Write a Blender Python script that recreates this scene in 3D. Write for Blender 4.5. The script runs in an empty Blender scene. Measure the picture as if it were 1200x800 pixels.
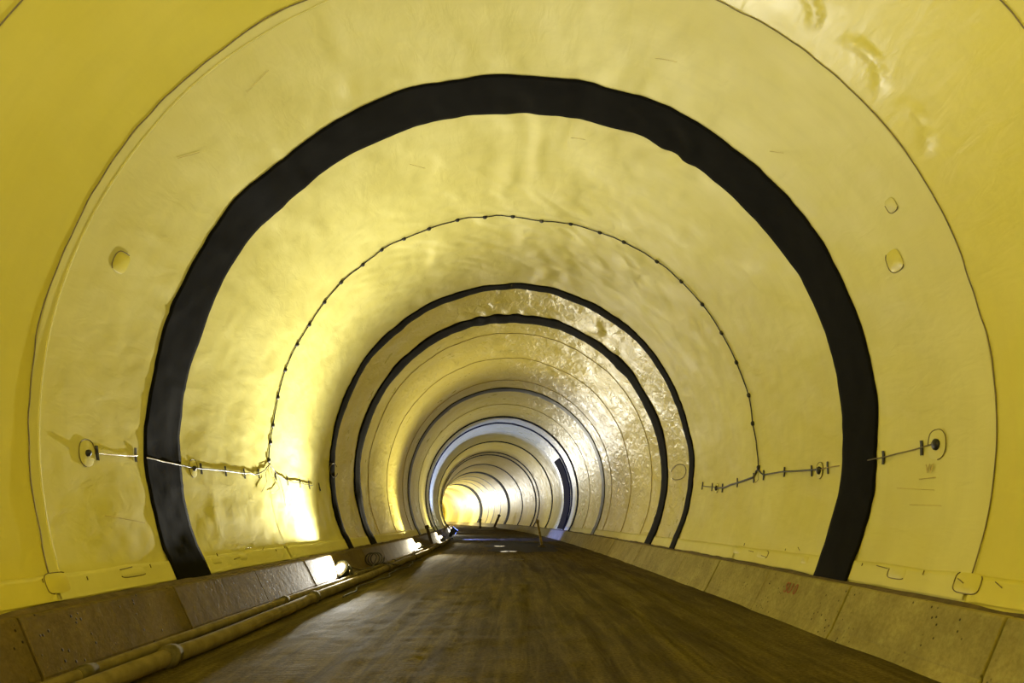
import bpy, bmesh, math, random
import numpy as np
from mathutils import Vector, Matrix

random.seed(7)
sc = bpy.context.scene
COL = sc.collection

# ------------------------------------------------------------------ camera, world, exposure
CAM_Z = 1.6
cam_d = bpy.data.cameras.new('camera')
cam_d.sensor_width = 36.0
cam_d.lens = 36.0 * 843.35 / 1200.0
cam_d.clip_end = 1000
cam = bpy.data.objects.new('camera', cam_d)
cam.location = (0, 0, CAM_Z)
cam.rotation_euler = (math.pi / 2 + 0.24104, 0, 0)
COL.objects.link(cam)
sc.camera = cam

world = bpy.data.worlds.new('world')
sc.world = world
world.use_nodes = True
world.node_tree.nodes['Background'].inputs[0].default_value = (0.01, 0.009, 0.006, 1)
world.node_tree.nodes['Background'].inputs[1].default_value = 0.3

sc.view_settings.view_transform = 'Standard'
sc.view_settings.look = 'None'
sc.view_settings.gamma = 1
sc.view_settings.use_curve_mapping = False
sc.view_settings.exposure = 0.0
sc.cycles.max_bounces = 14
sc.cycles.diffuse_bounces = 10
sc.cycles.glossy_bounces = 4
sc.cycles.sample_clamp_indirect = 6.0

# floodlight row on the left kerb, plus one added fill lamp on the right: s, u, z, aim (across, along, up), watts, colour
WARM = (1.0, 0.97, 0.85)
HALO = (1.0, 0.90, 0.64)
COOL = (0.10, 0.15, 1.0)
LAMPS = [   # last: cone in degrees, its blend, then 1 for a lamp with added barn doors
    (-40, -4.30, 0.36, (0.60, 0.08, 0.80), 2700, WARM, 150, .6, 0),
    (-21, -4.30, 0.36, (0.60, 0.08, 0.80), 4700, WARM, 150, .6, 0),
    (-12, 4.30, 0.36, (-0.42, 0.36, 0.84), 4900, WARM, 132, .6, 0),  # unseen fill lamp, added to lift the near left wall
    (-7.0, -4.30, 0.36, (0.42, 0.16, 0.90), 3500, WARM, 142, .6, 0),
    (18.9, -4.30, 0.33, (-0.38, -0.72, 0.58), 4500, WARM, 170, 1.0, 0),
    (35.8, -4.30, 0.33, (-0.05, -0.85, 0.50), 3000, HALO, 170, 1.0, 0),
    (51.6, -4.30, 0.33, (0.05, -0.80, 0.55), 1400, HALO, 170, 1.0, 0),
    (59.0, -3.80, 0.45, (0.62, 0.0, 0.78), 9000, COOL, 176, .3, 1),
    (76.0, -4.30, 0.36, (0.30, -0.60, 0.65), 900, WARM, 168, .6, 0),
    (95.0, -4.30, 0.36, (0.30, -0.60, 0.65), 500, HALO, 168, .6, 0),
    (114.0, -4.30, 0.36, (0.30, -0.60, 0.65), 500, HALO, 168, .6, 0),
    (133.0, -4.30, 0.36, (0.30, -0.60, 0.65), 600, HALO, 168, .6, 0),
    (152.0, -4.30, 0.36, (0.30, -0.60, 0.65), 2600, WARM, 168, .6, 0),
    (176.0, -4.30, 0.36, (0.30, -0.60, 0.65), 11000, WARM, 168, .6, 0),
    (200.0, -4.30, 0.36, (0.30, -0.60, 0.65), 11000, WARM, 168, .6, 0),
    (226.0, -4.30, 0.36, (0.30, -0.60, 0.65), 11000, WARM, 168, .6, 0),
]

# ------------------------------------------------------------------ tunnel frame
R = 5.5
ZC = CAM_Z + 0.32969 * R          # height of the vault's axis
S0 = 18.17                        # the bend begins here
KC = 0.00642 / R                  # curvature of the bend (to the left)
S_BACK, S_END = -46.0, 300.0


def axis(s):
    s = np.asarray(s, float)
    t = np.maximum(0, s - S0)
    a = -KC * t
    x = (np.cos(a) - 1) / KC
    y = np.minimum(s, S0) + np.sin(KC * t) / KC
    return x, y, a


def pos(s, u, z):
    """tunnel coordinates (along, to the right, up) -> world"""
    x, y, a = axis(s)
    u = np.asarray(u, float)
    X = x + u * np.cos(a)
    Y = y - u * np.sin(a)
    Z = np.asarray(z, float) + 0 * X
    return np.stack([X, Y, Z], -1)


def posv(s, u, z):
    return Vector(pos(s, u, z).tolist())


def dirv(s, d):
    """direction (across, along, up) at s -> world"""
    a = float(axis(s)[2])
    return Vector((d[0] * math.cos(a) + d[1] * math.sin(a), -d[0] * math.sin(a) + d[1] * math.cos(a), d[2])).normalized()


# ------------------------------------------------------------------ vectorised value noise
def _h(ix, iy, seed):
    v = (ix.astype(np.int64) * 374761393 + iy.astype(np.int64) * 668265263 + seed * 982451653) & 0xffffffff
    v = ((v ^ (v >> 13)) * 1274126177) & 0xffffffff
    v = (v ^ (v >> 16)) & 0xffff
    return v / 32767.5 - 1.0


def vn(x, y, seed=0):
    x, y = np.broadcast_arrays(np.asarray(x, float), np.asarray(y, float))
    ix, iy = np.floor(x), np.floor(y)
    fx, fy = x - ix, y - iy
    fx = fx * fx * fx * (fx * (fx * 6 - 15) + 10)
    fy = fy * fy * fy * (fy * (fy * 6 - 15) + 10)
    a = _h(ix, iy, seed); b = _h(ix + 1, iy, seed); c = _h(ix, iy + 1, seed); d = _h(ix + 1, iy + 1, seed)
    return (a * (1 - fx) + b * fx) * (1 - fy) + (c * (1 - fx) + d * fx) * fy


def fbm(x, y, seed=0, n=3):
    o = 0; amp = 1; f = 1
    for i in range(n):
        o = o + amp * vn(x * f, y * f, seed + 17 * i); amp *= 0.5; f *= 2.03
    return o


def sstep(a, b, x):
    t = np.clip((x - a) / (b - a), 0, 1)
    return t * t * (3 - 2 * t)


PUCKERS = [(61, 7.55, 4.2, .42), (53, 7.62, 5.2, .36), (40, 7.72, 3.8, .28), (30, 7.76, 3.4, .22), (74, 7.7, 4, .3)]


def drape(s, th):
    """how far the hung membrane stands off the ideal vault (metres, inwards), th in degrees"""
    s = np.asarray(s, float); th = np.asarray(th, float)
    s, th = np.broadcast_arrays(s, th)
    x = np.radians(th) * R
    crown = sstep(20, 60, th) * sstep(160, 120, th)
    side = 1 - crown
    d = 0.030 * vn(x / 1.3, s / 1.9, 3) + 0.018 * vn(x / .7 + 5, s / 1.1, 4)
    # folds hanging across the crown
    wob = x + 0.35 * vn(x / 1.5, s / .9, 8)
    d = d + crown * 0.048 * vn(wob / .40, s / 1.5, 5) * (0.5 + 0.5 * vn(x / 2, s / 2, 9))
    # diagonal crumples either side of the cable hoop
    cr = np.exp(-((s - 18.0) / 3.2) ** 2) * (0.3 + crown)
    rid = 1 - np.abs(vn((x + .8 * s) / .42, (s - .3 * x) / .75, 12)) * 2
    d = d + cr * 0.013 * rid
    # creases on the side walls
    rid2 = np.clip(1 - np.abs(vn((x + .12 * s) / .55, s / 2.4, 21)) * 5, 0, 1)
    d = d + side * 0.009 * rid2 * (vn(x / 1.2, s / 1.5, 22) > 0)
    d = d + 0.006 * vn(x / .18, s / .3, 31)
    # tight vertical puckers near the seam and the wide band
    pk = np.exp(-((s - 10.45) / .28) ** 2) + .7 * np.exp(-((s - 12.3) / .35) ** 2)
    d = d + pk * 0.012 * vn(x / .22, s / .5, 41)
    # the smooth loose sheet in front of the first seam
    sm = sstep(8.3, 7.9, s)
    smooth = 0.010 * vn(x / 1.7, s / 1.6, 51)
    for t0, s1, w, l in PUCKERS:
        rr = np.sqrt(((th - t0) / w) ** 2 + ((s - s1) / l) ** 2)
        smooth = smooth + 0.040 * np.exp(-((rr - 1) / .13) ** 2) * sstep(-.2, .9, (th - t0) / w * -.4 - (s - s1) / l) 
    d = d * (1 - .8 * np.exp(-((s - 8.2) / .8) ** 2)) * (1 - sm) + smooth * sm
    # pinned at the foot, calmer far away
    d = d * sstep(-29.5, -22, th) * sstep(209.5, 202, th)
    return d * (1 - 0.75 * sstep(24, 45, s))


# ------------------------------------------------------------------ mesh helpers
def new_obj(name, me, mat, parent=None, base=None):
    o = bpy.data.objects.new(name, me)
    COL.objects.link(o)
    if mat is not None and not me.materials:
        me.materials.append(mat)
    if parent is not None:
        o.parent = parent
    if base is not None:
        o.location = base
    return o


def wloc(o):
    v = Vector((0, 0, 0))
    while o is not None:
        v = v + o.location
        o = o.parent
    return v


def mesh_obj(name, V, F, mat, parent=None, smooth=True, uv=None, local=False):
    """V in world coordinates unless local"""
    V = np.asarray(V, float).reshape(-1, 3)
    if parent is not None and not local:
        V = V - np.array(wloc(parent))
    me = bpy.data.meshes.new(name)
    me.from_pydata(V.tolist(), [], [tuple(int(i) for i in f) for f in F])
    if uv is not None:
        lay = me.uv_layers.new(name='UVMap')
        idx = np.empty(len(me.loops), np.int32)
        me.loops.foreach_get('vertex_index', idx)
        lay.data.foreach_set('uv', np.asarray(uv, np.float32)[idx].ravel())
    if smooth:
        me.polygons.foreach_set('use_smooth', [True] * len(me.polygons))
    me.update()
    return new_obj(name, me, mat, parent)


def grid_faces(n, m, wrap=False, off=0):
    i, j = np.meshgrid(np.arange(n - 1), np.arange(m if wrap else m - 1), indexing='ij')
    j2 = (j + 1) % m
    return np.stack([i * m + j, i * m + j2, (i + 1) * m + j2, (i + 1) * m + j], -1).reshape(-1, 4) + off


def grid_obj(name, P, mat, parent=None, uv=None, smooth=True):
    n, m = P.shape[:2]
    return mesh_obj(name, P.reshape(-1, 3), grid_faces(n, m), mat, parent, smooth, None if uv is None else uv.reshape(-1, 2))


def vault(s, th, off):
    """world points of a (s x th) grid standing `off` metres inside the vault"""
    r = R - off
    t = np.radians(th)
    return pos(s, r * np.cos(t), ZC + r * np.sin(t))


def tube_data(pts, rad, seg=8, caps=True):
    pts = [Vector(p) for p in pts]
    n = len(pts)
    if not hasattr(rad, '__len__'):
        rad = [rad] * n
    V = []; F = []
    prev = None
    for i, p in enumerate(pts):
        t = (pts[min(i + 1, n - 1)] - pts[max(i - 1, 0)])
        t = t.normalized() if t.length > 1e-9 else Vector((0, 1, 0))
        ref = prev if prev is not None else (Vector((0, 0, 1)) if abs(t.z) < .9 else Vector((1, 0, 0)))
        b = t.cross(ref)
        if b.length < 1e-6:
            b = t.cross(Vector((1, 0.3, 0)))
        b.normalize()
        nn = b.cross(t).normalized()
        prev = nn
        for k in range(seg):
            a = 2 * math.pi * k / seg
            V.append(p + (nn * math.cos(a) + b * math.sin(a)) * rad[i])
    for i in range(n - 1):
        for k in range(seg):
            F.append((i * seg + k, i * seg + (k + 1) % seg, (i + 1) * seg + (k + 1) % seg, (i + 1) * seg + k))
    if caps:
        for i0, rev in ((0, True), ((n - 1) * seg, False)):      # caps keep their own vertices: crisp rims
            o = len(V)
            V += [V[i0 + k].copy() for k in range(seg)]
            F.append(tuple(range(o + seg - 1, o - 1, -1)) if rev else tuple(range(o, o + seg)))
    return [tuple(v) for v in V], F


def tube(name, pts, rad, mat, parent=None, seg=8):
    V, F = tube_data(pts, rad, seg)
    o = mesh_obj(name, V, F, mat, parent)
    return o


def lathe_data(prof, M, seg=24, caps=False):
    V = []; F = []
    for (r, z) in prof:
        for k in range(seg):
            a = 2 * math.pi * k / seg
            V.append(tuple(M @ Vector((r * math.cos(a), r * math.sin(a), z))))
    for i in range(len(prof) - 1):
        for k in range(seg):
            F.append((i * seg + k, i * seg + (k + 1) % seg, (i + 1) * seg + (k + 1) % seg, (i + 1) * seg + k))
    if caps:
        F.append(tuple(range(seg - 1, -1, -1)))
        F.append(tuple((len(prof) - 1) * seg + k for k in range(seg)))
    return V, F


def box_data(M, sx, sy, sz, bev=0.15):
    """bevelled box: a chamfered prism, half sizes, in matrix M"""
    c = min(sx, sy, sz) * bev
    V = []; F = []
    ring = lambda x, y, z, k: [(x - k, -y, z), (x, -y + k, z), (x, y - k, z), (x - k, y, z), (-x + k, y, z), (-x, y - k, z), (-x, -y + k, z), (-x + k, -y, z)]
    rows = [ring(sx - c, sy - c, -sz, c), ring(sx, sy, -sz + c, c), ring(sx, sy, sz - c, c), ring(sx - c, sy - c, sz, c)]
    for rw in rows:
        V += [tuple(M @ Vector(v)) for v in rw]
    for i in range(3):
        for k in range(8):
            F.append((i * 8 + k, i * 8 + (k + 1) % 8, i * 8 + 8 + (k + 1) % 8, i * 8 + 8 + k))
    F.append(tuple(range(7, -1, -1)))
    F.append(tuple(24 + k for k in range(8)))
    return V, F


def join(parts):
    V = []; F = []
    for v, f in parts:
        o = len(V)
        V += list(v)
        F += [tuple(i + o for i in q) for q in f]
    return V, F


def thing(name, label, cat, base, group=None):
    o = bpy.data.objects.new(name, None)
    o.empty_display_size = .1
    COL.objects.link(o)
    o.location = base
    return tag(o, label, cat, group)


def tag(o, label, cat, group=None):
    o['label'] = label
    o['category'] = cat
    if group:
        o['group'] = group
    return o


def struct(o, label):
    o['kind'] = 'structure'
    o['label'] = label
    return o


# ------------------------------------------------------------------ materials
def nodes_of(name):
    m = bpy.data.materials.new(name)
    m.use_nodes = True
    nt = m.node_tree
    b = nt.nodes['Principled BSDF']
    return m, nt, b


def N(nt, t, **kw):
    n = nt.nodes.new(t)
    for k, v in kw.items():
        setattr(n, k, v)
    return n


def uvmap(nt, scale=(1, 1, 1), rot=0.0, obj=False):
    tc = N(nt, 'ShaderNodeTexCoord')
    mp = N(nt, 'ShaderNodeMapping')
    mp.inputs['Scale'].default_value = scale
    mp.inputs['Rotation'].default_value = (0, 0, rot)
    nt.links.new(tc.outputs['Object' if obj else 'UV'], mp.inputs['Vector'])
    return mp.outputs['Vector']


def noise(nt, vec, scale, detail=3, rough=.5, dist=0.0):
    n = N(nt, 'ShaderNodeTexNoise')
    n.inputs['Scale'].default_value = scale
    n.inputs['Detail'].default_value = detail
    n.inputs['Roughness'].default_value = rough
    n.inputs['Distortion'].default_value = dist
    nt.links.new(vec, n.inputs['Vector'])
    return n.outputs['Fac']


def ramp(nt, fac, stops):
    r = N(nt, 'ShaderNodeValToRGB')
    el = r.color_ramp.elements
    el[0].position, el[0].color = stops[0][0], (*stops[0][1], 1)
    el[1].position, el[1].color = stops[-1][0], (*stops[-1][1], 1)
    for p, c in stops[1:-1]:
        e = el.new(p); e.color = (*c, 1)
    nt.links.new(fac, r.inputs['Fac'])
    return r.outputs['Color']


def mrange(nt, fac, a, b, c, d):
    r = N(nt, 'ShaderNodeMapRange')
    for i, v in enumerate((a, b, c, d)):
        r.inputs[i + 1].default_value = v
    nt.links.new(fac, r.inputs[0])
    return r.outputs[0]


def mix(nt, fac, a, b, mode='MIX'):
    m = N(nt, 'ShaderNodeMix', data_type='RGBA', blend_type=mode)
    if isinstance(fac, float):
        m.inputs[0].default_value = fac
    else:
        nt.links.new(fac, m.inputs[0])
    for i, v in ((6, a), (7, b)):
        if isinstance(v, tuple):
            m.inputs[i].default_value = (*v, 1)
        else:
            nt.links.new(v, m.inputs[i])
    return m.outputs[2]


def math2(nt, op, a, b=None):
    m = N(nt, 'ShaderNodeMath', operation=op)
    for i, v in enumerate((a, b)):
        if v is None:
            continue
        if isinstance(v, (int, float)):
            m.inputs[i].default_value = v
        else:
            nt.links.new(v, m.inputs[i])
    return m.outputs[0]


def bump(nt, b, h, strength, dist):
    bp = N(nt, 'ShaderNodeBump')
    bp.inputs['Strength'].default_value = strength
    bp.inputs['Distance'].default_value = dist
    nt.links.new(h, bp.inputs['Height'])
    nt.links.new(bp.outputs['Normal'], b.inputs['Normal'])


def mat_membrane(name, c_dark, c_mid, c_light, r0, r1, bstr, spec=.4):
    m, nt, b = nodes_of(name)
    v = uvmap(nt)
    big = noise(nt, v, .45, 4, .55)
    c = ramp(nt, big, [(.25, c_dark), (.5, c_mid), (.75, c_light)])
    streak = noise(nt, uvmap(nt, (.5, 2.6, 1)), 1.4, 4, .6)
    c = mix(nt, mrange(nt, streak, .45, .8, 0, .35), c, tuple(x * .86 for x in c_mid))
    nt.links.new(c, b.inputs['Base Color'])
    rg = noise(nt, v, 1.1, 3)
    nt.links.new(mrange(nt, rg, .3, .7, r0, r1), b.inputs['Roughness'])
    h1 = noise(nt, uvmap(nt, (2.4, 1.0, 1), .25), 1.6, 3, .55, .6)
    h2 = noise(nt, v, 7.0, 2, .5, .3)
    h = math2(nt, 'ADD', h1, math2(nt, 'MULTIPLY', h2, .16))
    bump(nt, b, h, bstr, .05)
    b.inputs['Specular IOR Level'].default_value = spec
    return m


def mat_plain(name, col, rough=.6, metal=0.0, var=.25, scale=9.0, bstr=.25, spec=.5):
    m, nt, b = nodes_of(name)
    v = uvmap(nt, obj=True)
    n = noise(nt, v, scale, 4, .6)
    c = ramp(nt, n, [(.3, tuple(x * (1 - var) for x in col)), (.7, tuple(min(1, x * (1 + var)) for x in col))])
    nt.links.new(c, b.inputs['Base Color'])
    b.inputs['Roughness'].default_value = rough
    b.inputs['Metallic'].default_value = metal
    b.inputs['Specular IOR Level'].default_value = spec
    if bstr:
        bump(nt, b, noise(nt, v, scale * 3, 3), bstr, .01)
    return m


M = {}
M['membrane'] = mat_membrane('membrane_dusty_yellow', (.66, .595, .17), (.71, .65, .21), (.77, .715, .26), .48, .62, .20)
M['membrane_new'] = mat_membrane('membrane_clean_yellow', (.66, .575, .08), (.70, .615, .095), (.74, .655, .125), .28, .42, .14)
M['membrane_far'] = mat_membrane('membrane_glossy_yellow', (.66, .57, .11), (.71, .62, .14), (.76, .67, .18), .26, .42, .75, .36)
M['membrane_deep'] = mat_membrane('membrane_deep_yellow', (.70, .58, .11), (.75, .63, .14), (.80, .68, .18), .38, .55, .6, .18)
M['black'] = mat_plain('black_membrane', (.006, .0055, .004), .8, 0, .3, 2.0, .3, .05)
M['black_far'] = mat_plain('dark_grey_membrane', (.018, .018, .016), .42, 0, .3, 2.0, .2, .25)
M['seam'] = mat_plain('weld_seam', (.16, .12, .03), .6)
M['seam_soft'] = mat_plain('weld_seam_pale', (.38, .28, .08), .6)
M['wire'] = mat_plain('black_wire', (.02, .017, .012), .5)
M['wire_pale'] = mat_plain('pale_wire', (.70, .62, .42), .35)
M['tape'] = mat_plain('black_tape', (.012, .010, .010), .5)
M['shell'] = mat_plain('rock_shell', (.20, .18, .14), .9, 0, .3, 2.0, .5)
M['mortar'] = mat_plain('brown_mortar', (.11, .075, .042), .9, 0, .4, 6.0, .6)
M['pipe'] = mat_plain('grey_brown_pipe', (.20, .16, .085), .95, 0, .25, 4.0, .15, .04)
M['coupling'] = mat_plain('pipe_coupling', (.12, .10, .06), .95, 0, .3, 8.0, .2, .04)
M['housing'] = mat_plain('lamp_housing', (.05, .052, .045), .45, .3, .3, 8.0, .2)
M['chrome'] = mat_plain('lamp_reflector', (.75, .73, .68), .2, 1.0, .1, 8.0, 0)
M['rubber'] = mat_plain('rubber_cable', (.03, .022, .016), .55)
M['timber'] = mat_plain('weathered_timber', (.30, .22, .09), .8, 0, .35, 6.0, .4)
M['dark_timber'] = mat_plain('dark_timber', (.07, .05, .03), .8, 0, .35, 6.0, .4)
M['mud'] = mat_plain('dark_mud', (.06, .043, .024), .7, 0, .4, 3.0, .6)
M['wet_mud'] = mat_plain('wet_mud', (.022, .016, .009), .75, 0, .4, 2.0, .4, .12)
M['paint_red'] = mat_plain('faded_red_paint', (.34, .10, .035), .8)
M['mark'] = mat_plain('faint_pencil', (.52, .40, .10), .7)


def mat_concrete(name, k):
    m, nt, b = nodes_of(name)
    v = uvmap(nt, obj=False)
    n = noise(nt, v, 1.3, 5, .62)
    c = ramp(nt, n, [(.28, (.22, .175, .066)), (.5, (.31, .25, .10)), (.72, (.41, .335, .145))])
    n2 = noise(nt, uvmap(nt, (3.5, .8, 1)), 2.0, 4, .6)
    c = mix(nt, mrange(nt, n2, .5, .75, 0, .45), c, (.17, .13, .052))
    vo = N(nt, 'ShaderNodeTexVoronoi', feature='F1')
    vo.inputs['Scale'].default_value = 9.0
    nt.links.new(v, vo.inputs['Vector'])
    hole = mrange(nt, vo.outputs['Distance'], .10, .17, 1, 0)
    msk = mrange(nt, noise(nt, v, .9, 2), .44, .52, 0, 1)
    hole = math2(nt, 'MULTIPLY', hole, msk)
    grit = noise(nt, v, 14, 5, .75)
    c = mix(nt, mrange(nt, grit, .40, .60, .34, 0), c, (.12, .095, .036))
    c = mix(nt, mrange(nt, noise(nt, v, 3.2, 6, .7), .55, .72, 0, .5), c, (.46, .40, .17))
    c = mix(nt, hole, c, (.035, .027, .013))
    c = mix(nt, 1.0, c, k, 'MULTIPLY')
    nt.links.new(c, b.inputs['Base Color'])
    b.inputs['Roughness'].default_value = .85
    b.inputs['Specular IOR Level'].default_value = .25
    h = math2(nt, 'SUBTRACT', math2(nt, 'ADD', noise(nt, v, 5, 5, .65), math2(nt, 'MULTIPLY', noise(nt, v, 28, 3), .3)), hole)
    bump(nt, b, h, .28, .02)
    return m


def mat_floor():
    m, nt, b = nodes_of('floor_dirt')
    v = uvmap(nt)
    streak = noise(nt, uvmap(nt, (1.7, .09, 1)), 1.6, 5, .65, .8)
    c = ramp(nt, streak, [(.30, (.060, .043, .014)), (.46, (.10, .076, .024)), (.66, (.18, .14, .044))])
    blot = noise(nt, v, .8, 5, .65)
    c = mix(nt, mrange(nt, blot, .45, .7, 0, .6), c, (.060, .043, .017))
    fine = noise(nt, v, 22, 4, .7)
    c = mix(nt, mrange(nt, fine, .38, .62, .6, 0), c, (.025, .018, .009))
    thin = noise(nt, uvmap(nt, (3.6, .30, 1)), 1.6, 6, .7, .9)
    c = mix(nt, mrange(nt, thin, .50, .7, 0, .40), c, (.20, .16, .055))
    nt.links.new(c, b.inputs['Base Color'])
    nt.links.new(mrange(nt, blot, .35, .65, .95, .85), b.inputs['Roughness'])
    b.inputs['Specular IOR Level'].default_value = .04
    wv = N(nt, 'ShaderNodeTexWave', wave_type='BANDS', bands_direction='Y')
    wv.inputs['Scale'].default_value = 3.6
    wv.inputs['Distortion'].default_value = 1.6
    wv.inputs['Detail'].default_value = 2
    nt.links.new(v, wv.inputs['Vector'])
    tread = math2(nt, 'MULTIPLY', wv.outputs['Fac'], mrange(nt, streak, .45, .62, 0, .28))
    h = math2(nt, 'ADD', tread, math2(nt, 'ADD', math2(nt, 'MULTIPLY', fine, .45), noise(nt, v, 4, 5, .65)))
    bump(nt, b, h, .32, .04)
    return m


M['concrete'] = mat_concrete('kerb_concrete', (1.12, 1.16, 1.0))
M['concrete_shaded'] = mat_concrete('kerb_concrete_shaded', (.48, .42, .38))  # same concrete, the left kerb's dimmer light darkened into its colour
M['floor'] = mat_floor()


def mat_emit(name, col, strength):
    m, nt, b = nodes_of(name)
    v = uvmap(nt, obj=True)
    n = noise(nt, v, 6, 1)
    nt.links.new(ramp(nt, n, [(.2, tuple(x * .92 for x in col)), (.8, col)]), b.inputs['Emission Color'])
    b.inputs['Emission Strength'].default_value = strength
    b.inputs['Base Color'].default_value = (*col, 1)
    b.inputs['Roughness'].default_value = .2
    return m


M['lens_warm'] = mat_emit('lit_lens_warm', (1.0, .93, .78), 5)
M['lens_cool'] = mat_emit('lit_lens_cool', (.72, .80, 1.0), 60)


def mat_water():
    m, nt, b = nodes_of('puddle_water')
    v = uvmap(nt, obj=True)
    nt.links.new(ramp(nt, noise(nt, v, 1.2, 3), [(.3, (.012, .010, .008)), (.7, (.03, .024, .016))]), b.inputs['Base Color'])
    b.inputs['Roughness'].default_value = .1
    b.inputs['Specular IOR Level'].default_value = .4
    bump(nt, b, noise(nt, v, 2.5, 2), .06, .02)
    return m


M['water'] = mat_water()

# ------------------------------------------------------------------ structure: shell, floor, kerbs
KZ = 0.718                                     # top of the kerb above the floor
TH0, TH1 = -29.9, 209.9                        # where the membrane ends behind the kerb

ss = np.concatenate([np.arange(S_BACK, 60, 4.0), np.arange(60, S_END + 1, 6.0)])
th = np.linspace(-40, 220, 66)
Sg, Tg = np.meshgrid(ss, th, indexing='ij')
vault_o = grid_obj('wall_vault', vault(Sg, Tg, -0.14), M['shell'], uv=np.stack([np.radians(Tg) * R, Sg], -1))
struct(vault_o, 'round tunnel vault lined with yellow waterproofing membrane')

# floor
fs = np.concatenate([np.arange(S_BACK, 2, 2.0), np.arange(2, 26, .09), np.arange(26, 60, .35), np.arange(60, S_END + 1, 2.5)])
fu = np.linspace(-4.5, 4.5, 151)
Sg, Ug = np.meshgrid(fs, fu, indexing='ij')


def floor_z(s, u):
    s = np.asarray(s, float); u = np.asarray(u, float)
    rut = 0.010 * vn(u / .38 + .4 * vn(s / 9, u * 0 + 3, 2), s / 14, 61) + 0.005 * vn(u / .17, s / 8, 62)
    lump = 0.005 * fbm(u / .35, s / .5, 63, 3)
    bank = 0.05 * sstep(3.4, 4.25, np.abs(u)) + 0.008 * sstep(2.6, 4.2, np.abs(u)) * vn(u / .8, s / 1.1, 64)
    wet = np.exp(-(((s - 45) / 9.0) ** 4)) * np.exp(-(((u - .9) / 2.6) ** 4))
    z = (rut + lump) * (1 - .9 * wet) * (1 - .8 * sstep(3.4, 4.0, np.abs(u))) + bank - 0.02 * wet
    return z


floor_o = grid_obj('floor', pos(Sg, Ug, floor_z(Sg, Ug)), M['floor'], uv=np.stack([Ug, Sg], -1))
struct(floor_o, 'brown dirt roadway with tyre tracks running into the tunnel')


def kerb_profile(j):
    """(u, z) of a kerb block, front face first; j = small individual shift"""
    return [(4.13 + j, -.25), (4.17 + j, .02), (4.285 + j, .165), (4.290 + j, .185), (4.585 + j, .680), (4.605 + j, .703), (4.635 + j, .708), (5.02, .705), (5.02, -.25)]


def kerb_block(s0, s1, side, j, parent, name='kerb_block', step=.8):
    prof = kerb_profile(j)
    n = max(3, int((s1 - s0) / step) + 2)
    e = .008
    sv = np.concatenate([[s0], [s0 + e], np.linspace(s0 + .1, s1 - .1, n), [s1 - e], [s1]])
    P = np.zeros((len(sv), len(prof), 3)); UV = np.zeros((len(sv), len(prof), 2))
    acc = 0; prev = prof[0]; dist = []
    for p in prof:
        acc += math.hypot(p[0] - prev[0], p[1] - prev[1]); dist.append(acc); prev = p
    for i, s in enumerate(sv):
        inset = .007 if i in (0, len(sv) - 1) else 0
        for k, (u, z) in enumerate(prof):
            uu = u + (inset if k < 7 else 0)
            zz = z - (inset if 4 <= k <= 7 else 0)
            P[i, k] = pos(s, side * uu, zz)
            UV[i, k] = (s + 40 * (side > 0), dist[k])
    m = len(prof)
    F = [tuple(f) for f in grid_faces(len(sv), m)]
    F.append(tuple(range(m)))
    F.append(tuple((len(sv) - 1) * m + k for k in range(m - 1, -1, -1)))
    return mesh_obj(name, P.reshape(-1, 3), F, M['concrete' if side > 0 else 'concrete_shaded'], parent, False, UV.reshape(-1, 2))


KJ = 10.28 - 3.155 * 6                          # a joint of the kerb lies here
for side, nm in ((-1, 'left'), (1, 'right')):
    sv = np.concatenate([np.arange(S_BACK, 60, 3.0), np.arange(60, S_END + 1, 5.0)])
    # footing seen in the joints between the blocks
    core = np.array([(4.20, -.3), (4.38, .20), (4.68, .66), (5.1, .66), (5.1, -.3)])
    P = np.stack([pos(sv, side * u, z) for u, z in core], 1)
    base = grid_obj('baseboard_' + nm, P, M['mud'], uv=np.zeros((len(sv), len(core), 2)), smooth=False)
    struct(base, 'sloping precast concrete kerb along the foot of the %s wall' % nm)
    s = KJ
    k = 0
    blocks = {}
    while s < 124:
        blocks[k] = kerb_block(s + .017, s + 3.155 - .017, side, .012 * (random.random() - .5), base)
        s += 3.155; k += 1
    rest = kerb_block(s + .014, S_END, side, 0, base, 'kerb_run', 4.0)
    back = kerb_block(S_BACK, KJ - .014, side, 0, base, 'kerb_run', 4.0)
    rest['kind'] = back['kind'] = 'stuff'
    if side > 0:
        right_blocks = blocks
    # mortar bed squeezed out between kerb and membrane
    sv = np.concatenate([np.arange(0, 40, .12), np.arange(40, 120, 1.0)])
    rows = []
    for q, (u, z) in enumerate([(4.655, .700), (4.675, .718), (4.745, .738), (4.82, .738)]):
        du = .016 * vn(sv / .35, sv * 0 + q, 71 + side) if q in (1, 2) else 0
        dz = (.014 * vn(sv / .5, sv * 0 + q, 75 + side) + .012 * vn(sv / 2.2, sv * 0, 78 + side)) if q in (1, 2, 3) else 0
        rows.append(pos(sv, side * (u + du), z + dz))
    P = np.stack(rows, 1)
    grid_obj('mortar_bed', P, M['mortar'], base, np.zeros(P.shape[:2] + (2,)))

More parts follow.
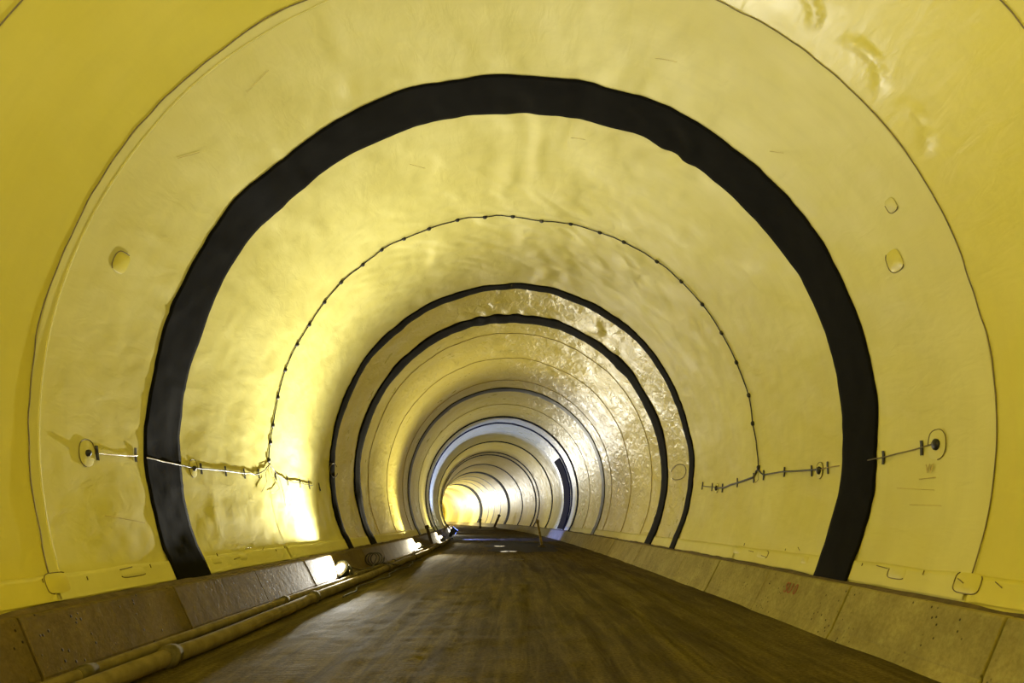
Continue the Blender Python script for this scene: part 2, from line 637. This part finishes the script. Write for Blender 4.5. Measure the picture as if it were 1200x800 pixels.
# ------------------------------------------------------------------ membrane sheets, hems, seams
bounds = [S_BACK, -38, -30, -22, -14, -7.4, -5.2, -3.0, -.8, 1.45, 3.65, 5.85, 8.08, 11.3, 16.35, 22.3, 26.1, 28.3, 32.95, 38.5, 41.4, 47, 53.15, 56.6, 63, 70.4, 76, 82.2, 85.6, 93, 101, 109, 118, 128, 138, 150, 162, 175, 190, 205, 220, 240, 260, 280, S_END]
sheets = []
for a, b in zip(bounds[:-1], bounds[1:]):
    if -1 < a < 24:
        ds, nt_ = .085, 321
    elif 24 <= a < 60:
        ds, nt_ = .3, 201
    else:
        ds, nt_ = 1.0, 121
    n = max(4, int(math.ceil((b - a) / ds)) + 1)
    sv = np.linspace(a, b + .03, n)
    tv = np.linspace(TH0, TH1, nt_)
    Sg, Tg = np.meshgrid(sv, tv, indexing='ij')
    # every sheet laps 4 mm over the one behind it
    lap = .004 * (1 - (Sg - a) / (b - a))
    mt = M['membrane_new'] if b <= 8.1 else (M['membrane'] if a < 22 else M['membrane_far'] if a < 62 else M['membrane_deep'])
    o = grid_obj('membrane_sheet', vault(Sg, Tg, drape(Sg, Tg) + lap), mt, vault_o, np.stack([np.radians(Tg) * R, Sg], -1))
    sheets.append((a, b, o))


def sheet_at(s):
    for a, b, o in sheets:
        if a <= s < b:
            return o
    return sheets[-1][2]


def strip_on_vault(name, sfun, wfun, th_a, th_b, off, mat, parent, nth=320, nw=3, foot=0.0):
    """band laid on the membrane along the arch; sfun/wfun give centre and half width for each angle"""
    tv = np.linspace(th_a, th_b, nth)
    c = sfun(tv); w = wfun(tv)
    if not hasattr(w, '__len__'):
        w = np.full_like(tv, w)
    rows = []; uvs = []
    k = np.linspace(-1, 1, nw)
    for q in [(-1, -.003)] + [(x, off) for x in k] + [(1, -.003)]:
        sv = c + w * q[0]
        rows.append(vault(sv, tv, drape(sv, tv) + .006 + q[1] + foot * (1 - sstep(-26, -23.5, tv) * sstep(206, 203.5, tv))))
        uvs.append(np.stack([np.radians(tv) * R, sv], -1))
    return grid_obj(name, np.stack(rows, 0), mat, parent, np.stack(uvs, 0))


for s, wid, jit, mt in [(1.45, .007, .01, 'seam'), (3.65, .007, .01, 'seam'), (5.85, .005, .012, 'seam'), (8.08, .006, .03, 'seam'), (28.3, .02, .03, 'seam_soft'), (32.95, .022, .04, 'seam_soft'), (38.5, .025, .04, 'seam_soft'), (47, .03, .04, 'seam_soft')]:
    f = lambda t, s=s, jit=jit: s + jit * vn(np.radians(t) * R / .8, t * 0 + s, 91) + .35 * jit * vn(np.radians(t) * R / .25, t * 0 + s, 92)
    strip_on_vault('seam', f, lambda t, w=wid: w, -27, 207, .006 if s < 20 else .015, M[mt], sheet_at(s + .001), 480, 3)
# doubled lap beside the first seam
f = lambda t: 8.26 + .02 * vn(np.radians(t) * R / 1.2, t * 0, 95)
strip_on_vault('lap_edge', f, lambda t: .012, 100, 206, .006, M['membrane'], sheet_at(8.2), 300, 3)

# hem strips welded along the foot of the wall, with their patches
for a, b, o in sheets:
    if a < -1 or a > 60:
        continue
    for side in (-1, 1):
        sv = np.arange(a + .02, b, .12 if a < 30 else .5)
        rows = []; uvs = []
        for q, (dt, of) in enumerate([(0.2, .014), (1.3, .016), (2.6, .016), (3.25, .014), (3.3, .0)]):
            t = -29.2 + dt + (.10 * vn(sv / .6, sv * 0 + side, 101) if q >= 3 else 0)
            t = t if side > 0 else 180 - t
            t = t + 0 * sv
            rows.append(vault(sv, t, drape(sv, t) + .012 + of))
            uvs.append(np.stack([np.radians(t) * R, sv], -1))
        grid_obj('hem', np.stack(rows, 0), M['membrane_new'] if b <= 8.1 else M['membrane'], o, np.stack(uvs, 0))


def wall_patch(name, s, t, hs, ht, mat, parent, off=.005, seg=20, power=3.0, rim=None, lift=.012):
    """welded patch, rounded-square; hs half length along (m), ht half height in degrees"""
    a = np.linspace(0, 2 * np.pi, seg, endpoint=False)
    cx = np.sign(np.cos(a)) * np.abs(np.cos(a)) ** (2 / power); cy = np.sign(np.sin(a)) * np.abs(np.sin(a)) ** (2 / power)
    V = []
    for k, of in ((1.0, .0), (.94, off), (0.0, off)):
        sv = s + hs * cx * k; tv = t + ht * cy * k
        V.append(vault(sv, tv, drape(sv, tv) + lift + of))
    P = np.stack(V, 0)
    o = mesh_obj(name, P.reshape(-1, 3), grid_faces(3, seg, True), mat, parent, True, np.zeros((3 * seg, 2)))
    if rim:
        sv = s + hs * cx * 1.04; tv = t + ht * cy * 1.04
        Q = vault(sv, tv, drape(sv, tv) + lift + .002)
        pts = [Q[i] for i in range(seg)]
        lo, hi = rim
        tube('weld_line', [pts[i % seg] for i in range(lo, hi)], .006, M['seam'], o, 5)
    return o


wall_patch('patch', 9.15, 163.8, .17, 1.45, M['membrane_new'], sheet_at(9), rim=(7, 17))
wall_patch('patch', 9.30, 17.1, .17, 1.55, M['membrane_new'], sheet_at(9), rim=(12, 24))
wall_patch('patch', 8.83, 23.8, .11, 1.0, M['membrane'], sheet_at(8.9), rim=(12, 22))
for s, side, hs, ht, rm in [(8.10, 1, .22, 1.2, (8, 24)), (9.55, 1, .2, .8, (12, 22)), (11.0 + 1.5, 1, .14, .7, None), (14.6, 1, .3, .8, (6, 14)), (16.2, 1, .25, .7, None),
                           (8.12, -1, .2, 1.2, (6, 18)), (9.7, -1, .3, .6, (2, 10)), (12.4, -1, .2, .6, None), (13.6, -1, .2, .6, None)]:
    t = -27.0 if side > 0 else 207.0
    wall_patch('patch', s, t, hs, ht, M['membrane_new'] if s < 8.4 else M['membrane'], sheet_at(s), .004, 20, 4.0, rm, .029)
# short weld ticks along the hems
for i in range(26):
    side = -1 if i % 2 else 1
    s = 6.6 + i * .38 + random.random() * .2
    t0 = -26.2 + random.random() * 2.2 - 1.4
    dt = .35 + .4 * random.random()
    t0, t1 = (t0, t0 + dt) if side > 0 else (180 - t0, 180 - t0 - dt)
    if 10.6 < s < 12.0:
        continue
    ds_ = random.choice([0, .12, .3])
    pts = [vault(s + ds_ * k, t0 + (t1 - t0) * k * (.3 if ds_ > .2 else 1), float(drape(s, t0)) + .036) for k in (0, .5, 1)]
    tube('weld_line', pts, .006, M['seam'], sheet_at(s), 5)
# faint scuffs on the vault
for s, t, l, dt in [(8.9, 128.5, .1, 4.5), (9.6, 63, .1, 3.5), (9.0, 147, .25, -3), (12.6, 75, .1, 3), (13.2, 112, .4, -3), (10.0, 41, .2, 2), (9.2, -15.5, .9, .6), (9.0, -17.6, .7, .2), (9.4, 199, 1.0, 1.0)]:
    pts = [vault(s + l * k, t + dt * k, float(drape(s + l * k, t + dt * k)) + .012) for k in np.linspace(0, 1, 7)]
    tube('scuff', pts, .0028, M['mark'], sheet_at(s), 4)

# ------------------------------------------------------------------ black bands
BANDS = [  # s near, s far, jitter, material, label
    (10.75, 11.93, .05, 'black', 'broad black membrane band arching over the tunnel, nearest and widest of all'),
    (21.95, 22.60, .03, 'black', 'narrow black band, first beyond the cable hoop'),
    (25.50, 26.65, .05, 'black', 'black band just behind the narrow one, second beyond the cable hoop'),
    (40.80, 42.0, .05, 'black_far', 'black band alone between the paired bands and the bluish light, third beyond the hoop'),
    (52.70, 53.5, .03, 'black', 'thin black band at the near edge of the bluish lit ring'),
    (56.25, 57.1, .03, 'black', 'thin black band inside the bluish lit ring, touching the hanging dark strip'),
    (70.2, 71.1, .03, 'black', 'thin black band at the far edge of the bluish lit ring'),
    (81.9, 82.8, .03, 'black', 'near one of the close pair of thin bands deep in the tunnel'),
    (85.2, 86.4, .03, 'black', 'far one of the close pair of thin bands deep in the tunnel'),
    (100.6, 101.8, .03, 'black', 'thin black band next behind the close pair deep in the tunnel'),
    (117.5, 121.0, .05, 'black', 'dark band at the right of the far bend, before the fine dark lines'),
    (131, 132.3, .03, 'black_far', 'first of the fine dark lines around the far bend'),
    (141, 142.3, .03, 'black_far', 'middle one of the fine dark lines around the far bend'),
    (150, 151.3, .03, 'black_far', 'last of the fine dark lines around the far bend'),
    (160.5, 165.5, .05, 'black', 'last dark band, framing the bright far end of the tunnel'),
]
for a, b, jit, mt, lab in BANDS:
    def cf(t, a=a, b=b, jit=jit):
        x = np.radians(t) * R
        return (a + b) / 2 + jit * .7 * vn(x / .9, t * 0 + a, 111) + jit * .25 * vn(x / .35, t * 0 + a, 112)

    def wf(t, a=a, b=b, jit=jit):
        x = np.radians(t) * R
        return (b - a) / 2 + jit * .6 * vn(x / .8, t * 0 + b, 113)
    near = a < 30
    t0, t1 = (-29.5, 209.5)
    o = strip_on_vault('black_band', cf, wf, t0, t1, .014, M[mt], None, 361 if near else 181, 15 if a < 12 else 5, .022)
    tag(o, lab, 'band', 'black bands around the vault')

# dark strip hanging down the right wall in the bluish ring
o = strip_on_vault('dark_strip', lambda t: 59.5 - .4 * sstep(-10, -28, t) + .12 * vn(t / 6, t * 0, 121) + 0 * t, lambda t: 2.1 + .12 * vn(t / 7, t * 0, 122) - .5 * sstep(-16, 30, t) * 0, -28.8, 31.5, .04, M['black'], None, 90, 9)
tag(o, 'dark grey strip hanging on the right wall inside the bluish ring', 'strip')

# ------------------------------------------------------------------ cable hoop with its clips
HOOP = [(16.307, -174.33), (16.343, -178.54), (16.383, 177.38), (16.403, 170.55), (16.356, 163.79), (16.394, 156.93), (16.419, 151.21), (16.371, 144.53), (16.342, 138.11), (16.39, 131.14), (16.386, 125.07), (16.446, 118.73), (16.452, 111.87), (16.537, 104.19), (16.567, 97.06), (16.662, 89.78), (16.729, 82.2), (16.678, 74.56), (16.625, 66.74), (16.523, 60.04), (16.458, 50.31), (16.453, 42.41), (16.404, 34.66), (16.414, 26.2), (16.39, 18.16), (16.295, 9.68), (16.312, 2.93), (16.002, -7.67)]
HOOP = [(s, t + 360 if t < -100 else t) for s, t in HOOP]


def on_wall(s, t, off=.02):
    return Vector(vault(s, t, float(drape(s, t)) + off).tolist())


def inward(s, t):
    return dirv(s, (-math.cos(math.radians(t)), 0, -math.sin(math.radians(t))))


def basis(p, xdir, zdir):
    z = zdir.normalized(); x = (xdir - z * xdir.dot(z)).normalized(); y = z.cross(x)
    m = Matrix((x, y, z)).transposed().to_4x4()
    m.translation = p
    return m


hoop = thing('cable_hoop', 'thin black clipped cable running in a hoop around the vault', 'cable', on_wall(16.3, 185.7))
pts = []
for (sa, ta), (sb, tb) in zip(HOOP[:-1], HOOP[1:]):
    for k in np.linspace(0, 1, 6)[:-1]:
        s = sa + (sb - sa) * k; t = ta + (tb - ta) * k
        pts.append(on_wall(s, t, .022))
pts.append(on_wall(*HOOP[-1], .022))
tube('wire', pts, .014, M['wire'], hoop, 6)
for s, t in HOOP:
    p = on_wall(s, t, .015)
    V, F = lathe_data([(.0, .045), (.035, .04), (.055, .02), (.057, -.02)], basis(p, Vector((0, 1, 0)), inward(s, t)), 10)
    mesh_obj('clip', V, F, M['tape'], hoop)


# ------------------------------------------------------------------ side cables with tape strips
def side_cable(name, label, runs, strips, anchors, loops, th_of):
    s_, t_ = strips[0][:2]
    root = thing(name, label, 'cable', on_wall(s_, t_))
    for pts, rad, mat in runs:
        P = []
        for (sa, ta), (sb, tb) in zip(pts[:-1], pts[1:]):
            for k in np.linspace(0, 1, 6)[:-1]:
                P.append(on_wall(sa + (sb - sa) * k, ta + (tb - ta) * k, .027 + .004 * math.sin(7 * k + sa)))
        P.append(on_wall(*pts[-1], .027))
        tube('wire', P, rad, mat, root, 6)
    for s, t, hh, w in strips:
        P = []
        tv = t + np.linspace(-hh, hh, 7) * math.degrees(1 / R)
        rows = []
        for q, of in ((-1, .010), (-1, .026), (1, .026), (1, .010)):
            sv = s + q * w + .015 * np.linspace(-1, 1, 7)
            rows.append(vault(sv, tv, drape(sv, tv) + of))
        grid_obj('tape_strip', np.stack(rows, 0), M['tape'], root, smooth=False)
    for s, t, r, rad in anchors:
        o = wall_patch('anchor_patch', s, t, rad, math.degrees(rad / R), M['membrane'], root, .003, 22, 2.4, rim=(0, 17) if abs(t) < 90 else (6, 23))
        V, F = lathe_data([(0, .045), (r * .6, .04), (r, .02), (r, -.01)], basis(on_wall(s, t, .02), Vector((0, 1, 0)), inward(s, t)), 12)
        mesh_obj('anchor_knob', V, F, M['tape'], root)
    for P, rad, mat in loops:
        tube('loose_wire', [on_wall(s, t, o) for s, t, o in P], rad, mat, root, 5)
    return root


left_strips = [(9.426, 190.39, .095, .022), (10.458, 189.69, .10, .024), (12.673, 190.2, .095, .022), (13.769, 189.93, .095, .022), (14.726, 189.83, .10, .020), (15.591, 189.29, .10, .018), (16.8, 188.94, .11, .018), (17.684, 189.7, .11, .022), (18.69, 189.84, .11, .024), (19.614, 189.86, .11, .024), (20.632, 190.0, .11, .026)]
side_cable('signal_cable', 'taped cable running along the left wall across the broad black band', [
    ([(9.45, 190.4), (10.1, 190.15), (10.5, 189.75)], .010, M['wire_pale']),
    ([(10.78, 189.8), (11.3, 190.0), (11.91, 190.15)], .009, M['wire_pale']),
    ([(11.91, 190.15), (12.39, 190.3), (12.7, 190.2), (13.77, 189.9), (14.73, 189.85), (15.0, 189.5), (15.3, 189.7), (15.59, 189.3), (16.05, 188.03), (16.36, 186.43)], .012, M['wire']),
    ([(16.36, 186.43), (16.8, 188.4), (17.68, 189.9), (19.9, 189.9)], .010, M['wire'])],
    left_strips, [(9.21, 190.6, .045, .17), (12.39, 190.35, .045, .15)], [
    ([(16.36, 186.6, .04), (16.35, 188.5, .06), (16.5, 190.3, .08), (16.9, 192.0, .05), (16.6, 193.0, .04), (16.2, 193.4, .03)], .006, M['wire']),
    ([(16.3, 187.0, .04), (15.9, 189.0, .06), (16.0, 191.0, .05), (15.6, 193.4, .03)], .005, M['wire']),
    ([(16.5, 187.0, .04), (16.9, 189.5, .06), (17.1, 192.5, .06), (17.2, 196.0, .03)], .005, M['wire'])], None)

right_strips = [(20.869, -9.51, .11, .026), (19.775, -10.38, .11, .024), (18.867, -11.01, .11, .024), (17.53, -10.31, .11, .022), (16.299, -9.84, .11, .022), (15.636, -9.64, .11, .022), (14.497, -9.62, .10, .022), (13.186, -10.24, .10, .022), (12.482, -10.18, .105, .022), (10.553, -10.06, .10, .024), (9.571, -9.54, .10, .024)]
side_cable('signal_cable', 'taped cable running along the right wall across the broad black band', [
    ([(9.25, -9.2), (9.571, -9.5), (10.553, -10.0), (11.0, -10.1)], .009, M['seam']),
    ([(12.0, -10.2), (12.482, -10.18), (12.85, -10.3)], .009, M['seam_soft']),
    ([(12.75, -10.1), (13.186, -10.1), (14.497, -9.55), (15.636, -9.6), (15.85, -8.8), (16.002, -8.0)], .015, M['wire']),
    ([(16.002, -8.0), (16.15, -8.8), (16.3, -9.7), (17.53, -10.4), (18.867, -11.0), (19.34, -10.9)], .020, M['wire']),
    ([(19.34, -10.7), (20.87, -9.6)], .010, M['wire'])],
    right_strips, [(9.24, -9.4, .075, .19), (12.85, -10.4, .07, .14), (19.34, -10.9, .07, .12)], [
    ([(16.1, -8.3, .04), (16.15, -10.0, .06), (16.0, -11.2, .05), (15.8, -10.6, .06), (15.9, -8.6, .04)], .006, M['seam'])], None)

# loose loops of wire hanging beside the narrow band
for s, t, rs, rt, sgn, lab in [(23.9, -3.6, 1.0, 2.6, 1, 'faint loop of wire on the right wall behind the narrow black band'), (22.4, 184.0, .5, 2.2, -1, 'faint loop of wire on the left wall at the narrow black band')]:
    o = tube('wire_loop', [on_wall(s + rs * math.cos(a), t + rt * math.sin(a), .035) for a in np.linspace(.3, 5.6, 18)], .013, M['seam'], None, 5)
    tag(o, lab, 'wire')

# ------------------------------------------------------------------ writing


def text_mesh(name, txt, size, mat, m4, parent):
    cu = bpy.data.curves.new(name, 'FONT')
    cu.body = txt; cu.size = size; cu.extrude = .002; cu.align_x = 'CENTER'; cu.align_y = 'CENTER'
    tmp = bpy.data.objects.new(name, cu)
    COL.objects.link(tmp)
    bpy.context.view_layer.update()
    me = bpy.data.meshes.new_from_object(tmp.evaluated_get(bpy.context.evaluated_depsgraph_get()))
    bpy.data.objects.remove(tmp)
    me.transform(Matrix.Translation(-wloc(parent)) @ m4)
    return new_obj(name, me, mat, parent)


# red spray figures on the third right-hand block, reading upright from the roadway
s_t = 12.15
fz = Vector((-.795, 0, .585)).normalized()      # outward normal of the sloping face in (u, z)
face_n = dirv(s_t, (-.859, 0, .512))
along = dirv(s_t, (0, -1, 0))
kb = [k for k in right_blocks if KJ + 3.155 * k <= s_t < KJ + 3.155 * (k + 1)][0]
text_mesh('lettering', 'SU 0', .26, M['paint_red'], basis(posv(s_t, 4.478, .50) + face_n * .012, along, face_n), right_blocks[kb])
tw = (9.36, -12.6)
text_mesh('handwritten_mark', 'W', .17, M['mark'], basis(on_wall(*tw, .02), dirv(9.36, (0, -1, 0)), inward(*tw)), sheet_at(9.36))
tube('handwritten_mark', [on_wall(9.55, -13.9, .02), on_wall(9.2, -13.8, .02)], .005, M['mark'], sheet_at(9.36), 4)


# ------------------------------------------------------------------ pipes along the left kerb
def pipe_run(name, label, cat, u, z, r, couplings, s0, s1, sag, seed):
    root = thing(name, label, cat, posv(s0, u, 0))
    cuts = [s0] + [c for c in couplings if s0 < c < s1] + [s1]
    for a, b in zip(cuts[:-1], cuts[1:]):
        n = max(3, int((b - a) / .8))
        sv = np.linspace(a, b, n)
        P = [posv(s, u + sag * float(vn(s / 3.0, 0, seed)), z + .3 * sag * float(vn(s / 2.0, 5, seed))) for s in sv]
        tube('pipe_section', P, r, M['pipe'], root, 14)
    for c in couplings:
        P = [posv(c + d, u + sag * float(vn(c / 3.0, 0, seed)), z + .3 * sag * float(vn(c / 2.0, 5, seed))) for d in (-.14, -.12, -.05, -.045, .045, .05, .12, .14)]
        tube('coupling', P, [r * 1.02, r * 1.22, r * 1.22, r * 1.36, r * 1.36, r * 1.22, r * 1.22, r * 1.02], M['coupling'], root, 14)
    return root


pipe_run('drain_pipe', 'thick grey pipe lying on the roadway beside the left kerb', 'pipe', -3.80, .115, .095, [2.3, 8.5, 14.7, 23.2, 29.4, 35.6, 41.8, 48.0], -4, 56, .05, 131)
pipe_run('water_pipe', 'thinner grey pipe lying between the thick pipe and the left kerb', 'pipe', -4.06, .165, .062, [1.2, 7.4, 13.6, 19.8, 26.0, 32.2, 38.4], -4, 44, .035, 132)

# supply cables lying over the pipes
P = []
for s in np.arange(15.5, 30, .25):
    P.append(posv(s, -3.50 + .09 * math.sin(s * 1.3) + .04 * math.sin(s * 3.1), .05))
o = tube('supply_cable', P, .020, M['rubber'], None, 7)
tag(o, 'dark cable snaking on the roadway along the thick pipe', 'cable')
P = []
for k in np.linspace(0, 1, 60):
    a = k * 2 * math.pi * 3.0
    P.append(posv(22.2 + 1.0 * k + .08 * math.cos(a), -4.17 + .17 * math.cos(a) - .05 * math.sin(a) + .06 * k, .43 + .17 * math.sin(a) + .05 * math.cos(a) - .03 * k))
P = [posv(20.6, -4.0, .27), posv(21.3, -3.95, .26), posv(21.9, -4.02, .28)] + P + [posv(23.4, -4.0, .26), posv(24.2, -3.68, .16), posv(25.0, -3.6, .1)]
o = tube('cable_coil', P, .020, M['rubber'], None, 7)
tag(o, 'loosely coiled dark cable leaning on the left kerb behind the nearest floodlight', 'cable')


# ------------------------------------------------------------------ floodlights
LABELS = {
    -12: 'added fill floodlight on the right kerb behind the viewpoint',
    -40: 'floodlight on the left kerb far behind the viewpoint',
    -21: 'floodlight on the left kerb well behind the viewpoint',
    -7.0: 'floodlight on the left kerb just behind the viewpoint',
    18.9: 'round floodlight against the left kerb, nearest of the row, beside the glaring patch',
    35.8: 'second floodlight of the row on the left kerb, near the leaning dark post',
    51.6: 'floodlight on the left kerb just in front of the bluish glare, third of the row',
    59.0: 'floodlight of the row giving the bluish white glare, with added barn doors',
    76.0: 'floodlight on the left kerb just behind the bluish glare, fifth of the row',
    95.0: 'floodlight on the left kerb deep in the bend, sixth of the row',
    114.0: 'floodlight on the left kerb deep in the bend, seventh of the row',
    133.0: 'floodlight deep in the bend, eighth of the row',
    152.0: 'floodlight near the bright far end, ninth of the row',
    176.0: 'floodlight near the bright far end, tenth of the row',
    200.0: 'floodlight near the bright far end, eleventh of the row',
    226.0: 'floodlight near the bright far end, twelfth and last of the row',
}


def floodlight(s, u, z, aim, watts, col, cone, blend, barn):  # barn: fit the added barn doors
    iw = -1 if u > 0 else 1                       # towards the roadway
    base = posv(s, u + iw * .06, 0.0)
    root = thing('floodlight', LABELS[s], 'floodlight', base, 'floodlights along the kerb')
    c = posv(s, u, z)
    d = dirv(s, aim)
    up = Vector((0, 0, 1))
    Mh = basis(c, d.cross(up), d)
    k = 1.3 if s == 18.9 else 1.0
    Mh = Mh @ Matrix.Scale(k, 4)
    body = [(0, -.30), (.07, -.30), (.10, -.28), (.105, -.22), (.13, -.20), (.135, -.12), (.165, -.10), (.17, -.03), (.185, .0), (.19, .05)]
    V, F = lathe_data(body, Mh, 28)
    mesh_obj('housing', V, F, M['housing'], root)
    for i in range(5):
        h = -.26 + .045 * i; r = .12 + .013 * i
        V, F = lathe_data([(r - .03, h - .006), (r + .02, h - .006), (r + .02, h + .006), (r - .03, h + .006)], Mh, 24)
        mesh_obj('cooling_fin', V, F, M['housing'], root, False)
    V, F = lathe_data([(.132, .045), (.132, .062), (.196, .066), (.203, .05), (.196, .03), (.186, .03)], Mh, 28)
    mesh_obj('bezel', V, F, M['housing'], root)
    V, F = lathe_data([(.135, .048), (.10, .058), (.05, .063), (.001, .064)], Mh, 28)
    mesh_obj('lens', V, F, M['lens_cool'] if col is COOL else M['lens_warm'], root)
    if barn:  # plates added to confine the blue beam along the tunnel
        tang = dirv(s, (0, 1, 0)); side_v = d.cross(tang).normalized()
        for sg in (-1, 1):
            m4 = Matrix((side_v, tang, d)).transposed().to_4x4()
            m4.translation = c + d * .27 + tang * sg * .20
            V, F = box_data(m4, .26, .006, .21, .3)
            mesh_obj('added_barn_door', V, F, M['housing'], root, False)
    # yoke and foot
    side = Mh.to_3x3() @ Vector((1, 0, 0))
    foot = posv(s + .05, u + iw * .07, .05)
    yk = [c + side * .215, c + side * .215 + (foot - c) * .45, foot + Vector((0, 0, .12)) + side * .1, foot + Vector((0, 0, .12)) - side * .1, c - side * .215 + (foot - c) * .45, c - side * .215]
    tube('yoke', yk, .016, M['housing'], root, 6)
    for sg in (-1, 1):
        V, F = tube_data([c + side * sg * .16, c + side * sg * .245], .03, 10)
        mesh_obj('pivot_bolt', V, F, M['chrome'], root)
    a = float(axis(s)[2])
    Mb = Matrix.Translation(foot + Vector((0, 0, .045))) @ Matrix.Rotation(-a, 4, 'Z')
    V, F = box_data(Mb, .07, .16, .05)
    mesh_obj('foot', V, F, M['housing'], root, False)
    rear = Mh @ Vector((0, 0, -.3))
    cb = [rear, rear - d * .1 + Vector((0, 0, .02)), posv(s + .55, u - iw * .02, z + .06), posv(s + .85, u + iw * .06, .36), posv(s + 1.3, u + iw * .24, .27), posv(s + 2.0, u + iw * .26, .265)]
    Pc = []
    for i in range(len(cb) - 1):
        p0 = cb[max(i - 1, 0)]; p1 = cb[i]; p2 = cb[i + 1]; p3 = cb[min(i + 2, len(cb) - 1)]
        for t in np.linspace(0, 1, 6)[:-1]:
            Pc.append(.5 * ((2 * p1) + (p2 - p0) * t + (2 * p0 - 5 * p1 + 4 * p2 - p3) * t * t + (3 * p1 - p0 - 3 * p2 + p3) * t ** 3))
    tube('power_cable', Pc, .016, M['rubber'], root, 6)
    ld = bpy.data.lights.new('floodlight_beam', 'SPOT')
    ld.energy = watts; ld.color = col
    ld.spot_size = math.radians(cone); ld.spot_blend = blend
    ld.shadow_soft_size = .03 if barn else .05
    lo = bpy.data.objects.new('floodlight_beam', ld)
    COL.objects.link(lo)
    lo.parent = root
    lo.location = (Mh @ Vector((0, 0, .12))) - Vector(base)
    lo.rotation_euler = d.to_track_quat('-Z', 'Y').to_euler()
    return root


for L in LAMPS:
    floodlight(*L)

# ------------------------------------------------------------------ puddle, posts, spoil
def pool(name, label, cat, s, u, rs, ru, z, mat, seed, n=40):
    P = [posv(s, u, z)]
    for i in range(n):
        a = 2 * math.pi * i / n
        q = 1 + .28 * float(vn(3 * math.cos(a), 3 * math.sin(a), seed)) + .12 * float(vn(8 * math.cos(a), 8 * math.sin(a), seed + 1))
        P.append(posv(s + rs * math.sin(a) * q, u + ru * math.cos(a) * q, z))
    o = mesh_obj(name, P, [(0, 1 + i, 1 + (i + 1) % n) for i in range(n)], mat, None, False)
    tag(o, label, cat)


pool('mud_patch', 'dark wet mud spread over the middle of the roadway around the small puddles', 'mud', 44.5, .9, 9.0, 2.2, .002, M['wet_mud'], 141)
pool('puddle', 'small puddle in the dark mud, nearer the leaning stake, farther from the viewer', 'puddle', 44.3, -.35, .8, .32, .008, M['water'], 143, 24)
pool('puddle', 'small puddle in the dark mud, the nearer one to the viewer', 'puddle', 37.4, .05, .7, .45, .008, M['water'], 145, 24)


def board(name, label, cat, a, b, w, d, mat, mud=True):
    """plank standing from a to b with a nailed cap, slightly tapered"""
    root = thing(name, label, cat, a)
    ax = (b - a).normalized()
    m = basis((a + b) / 2, Vector((1, 0, 0)), ax)
    V, F = box_data(m, w / 2, d / 2, (b - a).length / 2, .2)
    mesh_obj('plank', V, F, mat, root, False)
    m2 = basis(a + (b - a) * .93, Vector((1, 0, 0)), ax)
    V, F = box_data(m2, w * .75, d * .9, .05, .2)
    mesh_obj('cap', V, F, mat, root, False)
    if not mud:
        return root
    V, F = lathe_data([(w * 2.2, -.03), (w * 1.6, .06), (w * .7, .13), (w * .3, .15)], Matrix.Translation(a), 14)
    mesh_obj('mud_foot', V, F, M['mud'], root)
    return root


board('leaning_post', 'dark wooden post leaning against the left kerb beyond the second floodlight', 'post', posv(43, -4.22, .12), posv(43.5, -4.62, 1.2), .16, .12, M['dark_timber'], False)
board('leaning_stake', 'yellowish timber stake standing by the right kerb beyond the puddle', 'stake', posv(43, 2.1, .0), posv(44, 1.88, 1.52), .13, .12, M['timber'])
board('leaning_plank', 'dark plank leaning on the spoil heap near the far right kerb', 'plank', posv(118, 2.9, .0), posv(118.5, 3.9, 2.2), .32, .2, M['dark_timber'])
board('short_post', 'short dark post standing left of the leaning plank deep in the tunnel', 'post', posv(120, .9, .0), posv(120, .95, 1.5), .28, .2, M['dark_timber'])


def heap(name, label, s, u, rs, ru, h, seed):
    sv = np.linspace(-1, 1, 22); uv_ = np.linspace(-1, 1, 22)
    A, B = np.meshgrid(sv, uv_, indexing='ij')
    rr = np.sqrt(A * A + B * B)
    Z = h * np.clip(1 - rr ** 1.6, -.1, 1) * (1 + .35 * vn(A * 3, B * 3, seed)) - .03
    o = grid_obj(name, pos(s + A * rs, u + B * ru, Z), M['mud'])
    tag(o, label, 'heap')


heap('spoil_heap', 'low dark mound of spoil across the roadway at the far bend', 108, 1.6, 6, 1.9, .45, 151)
heap('mud_lump', 'small lump of dark mud on the roadway before the puddle', 30, .25, .9, .5, .07, 152)
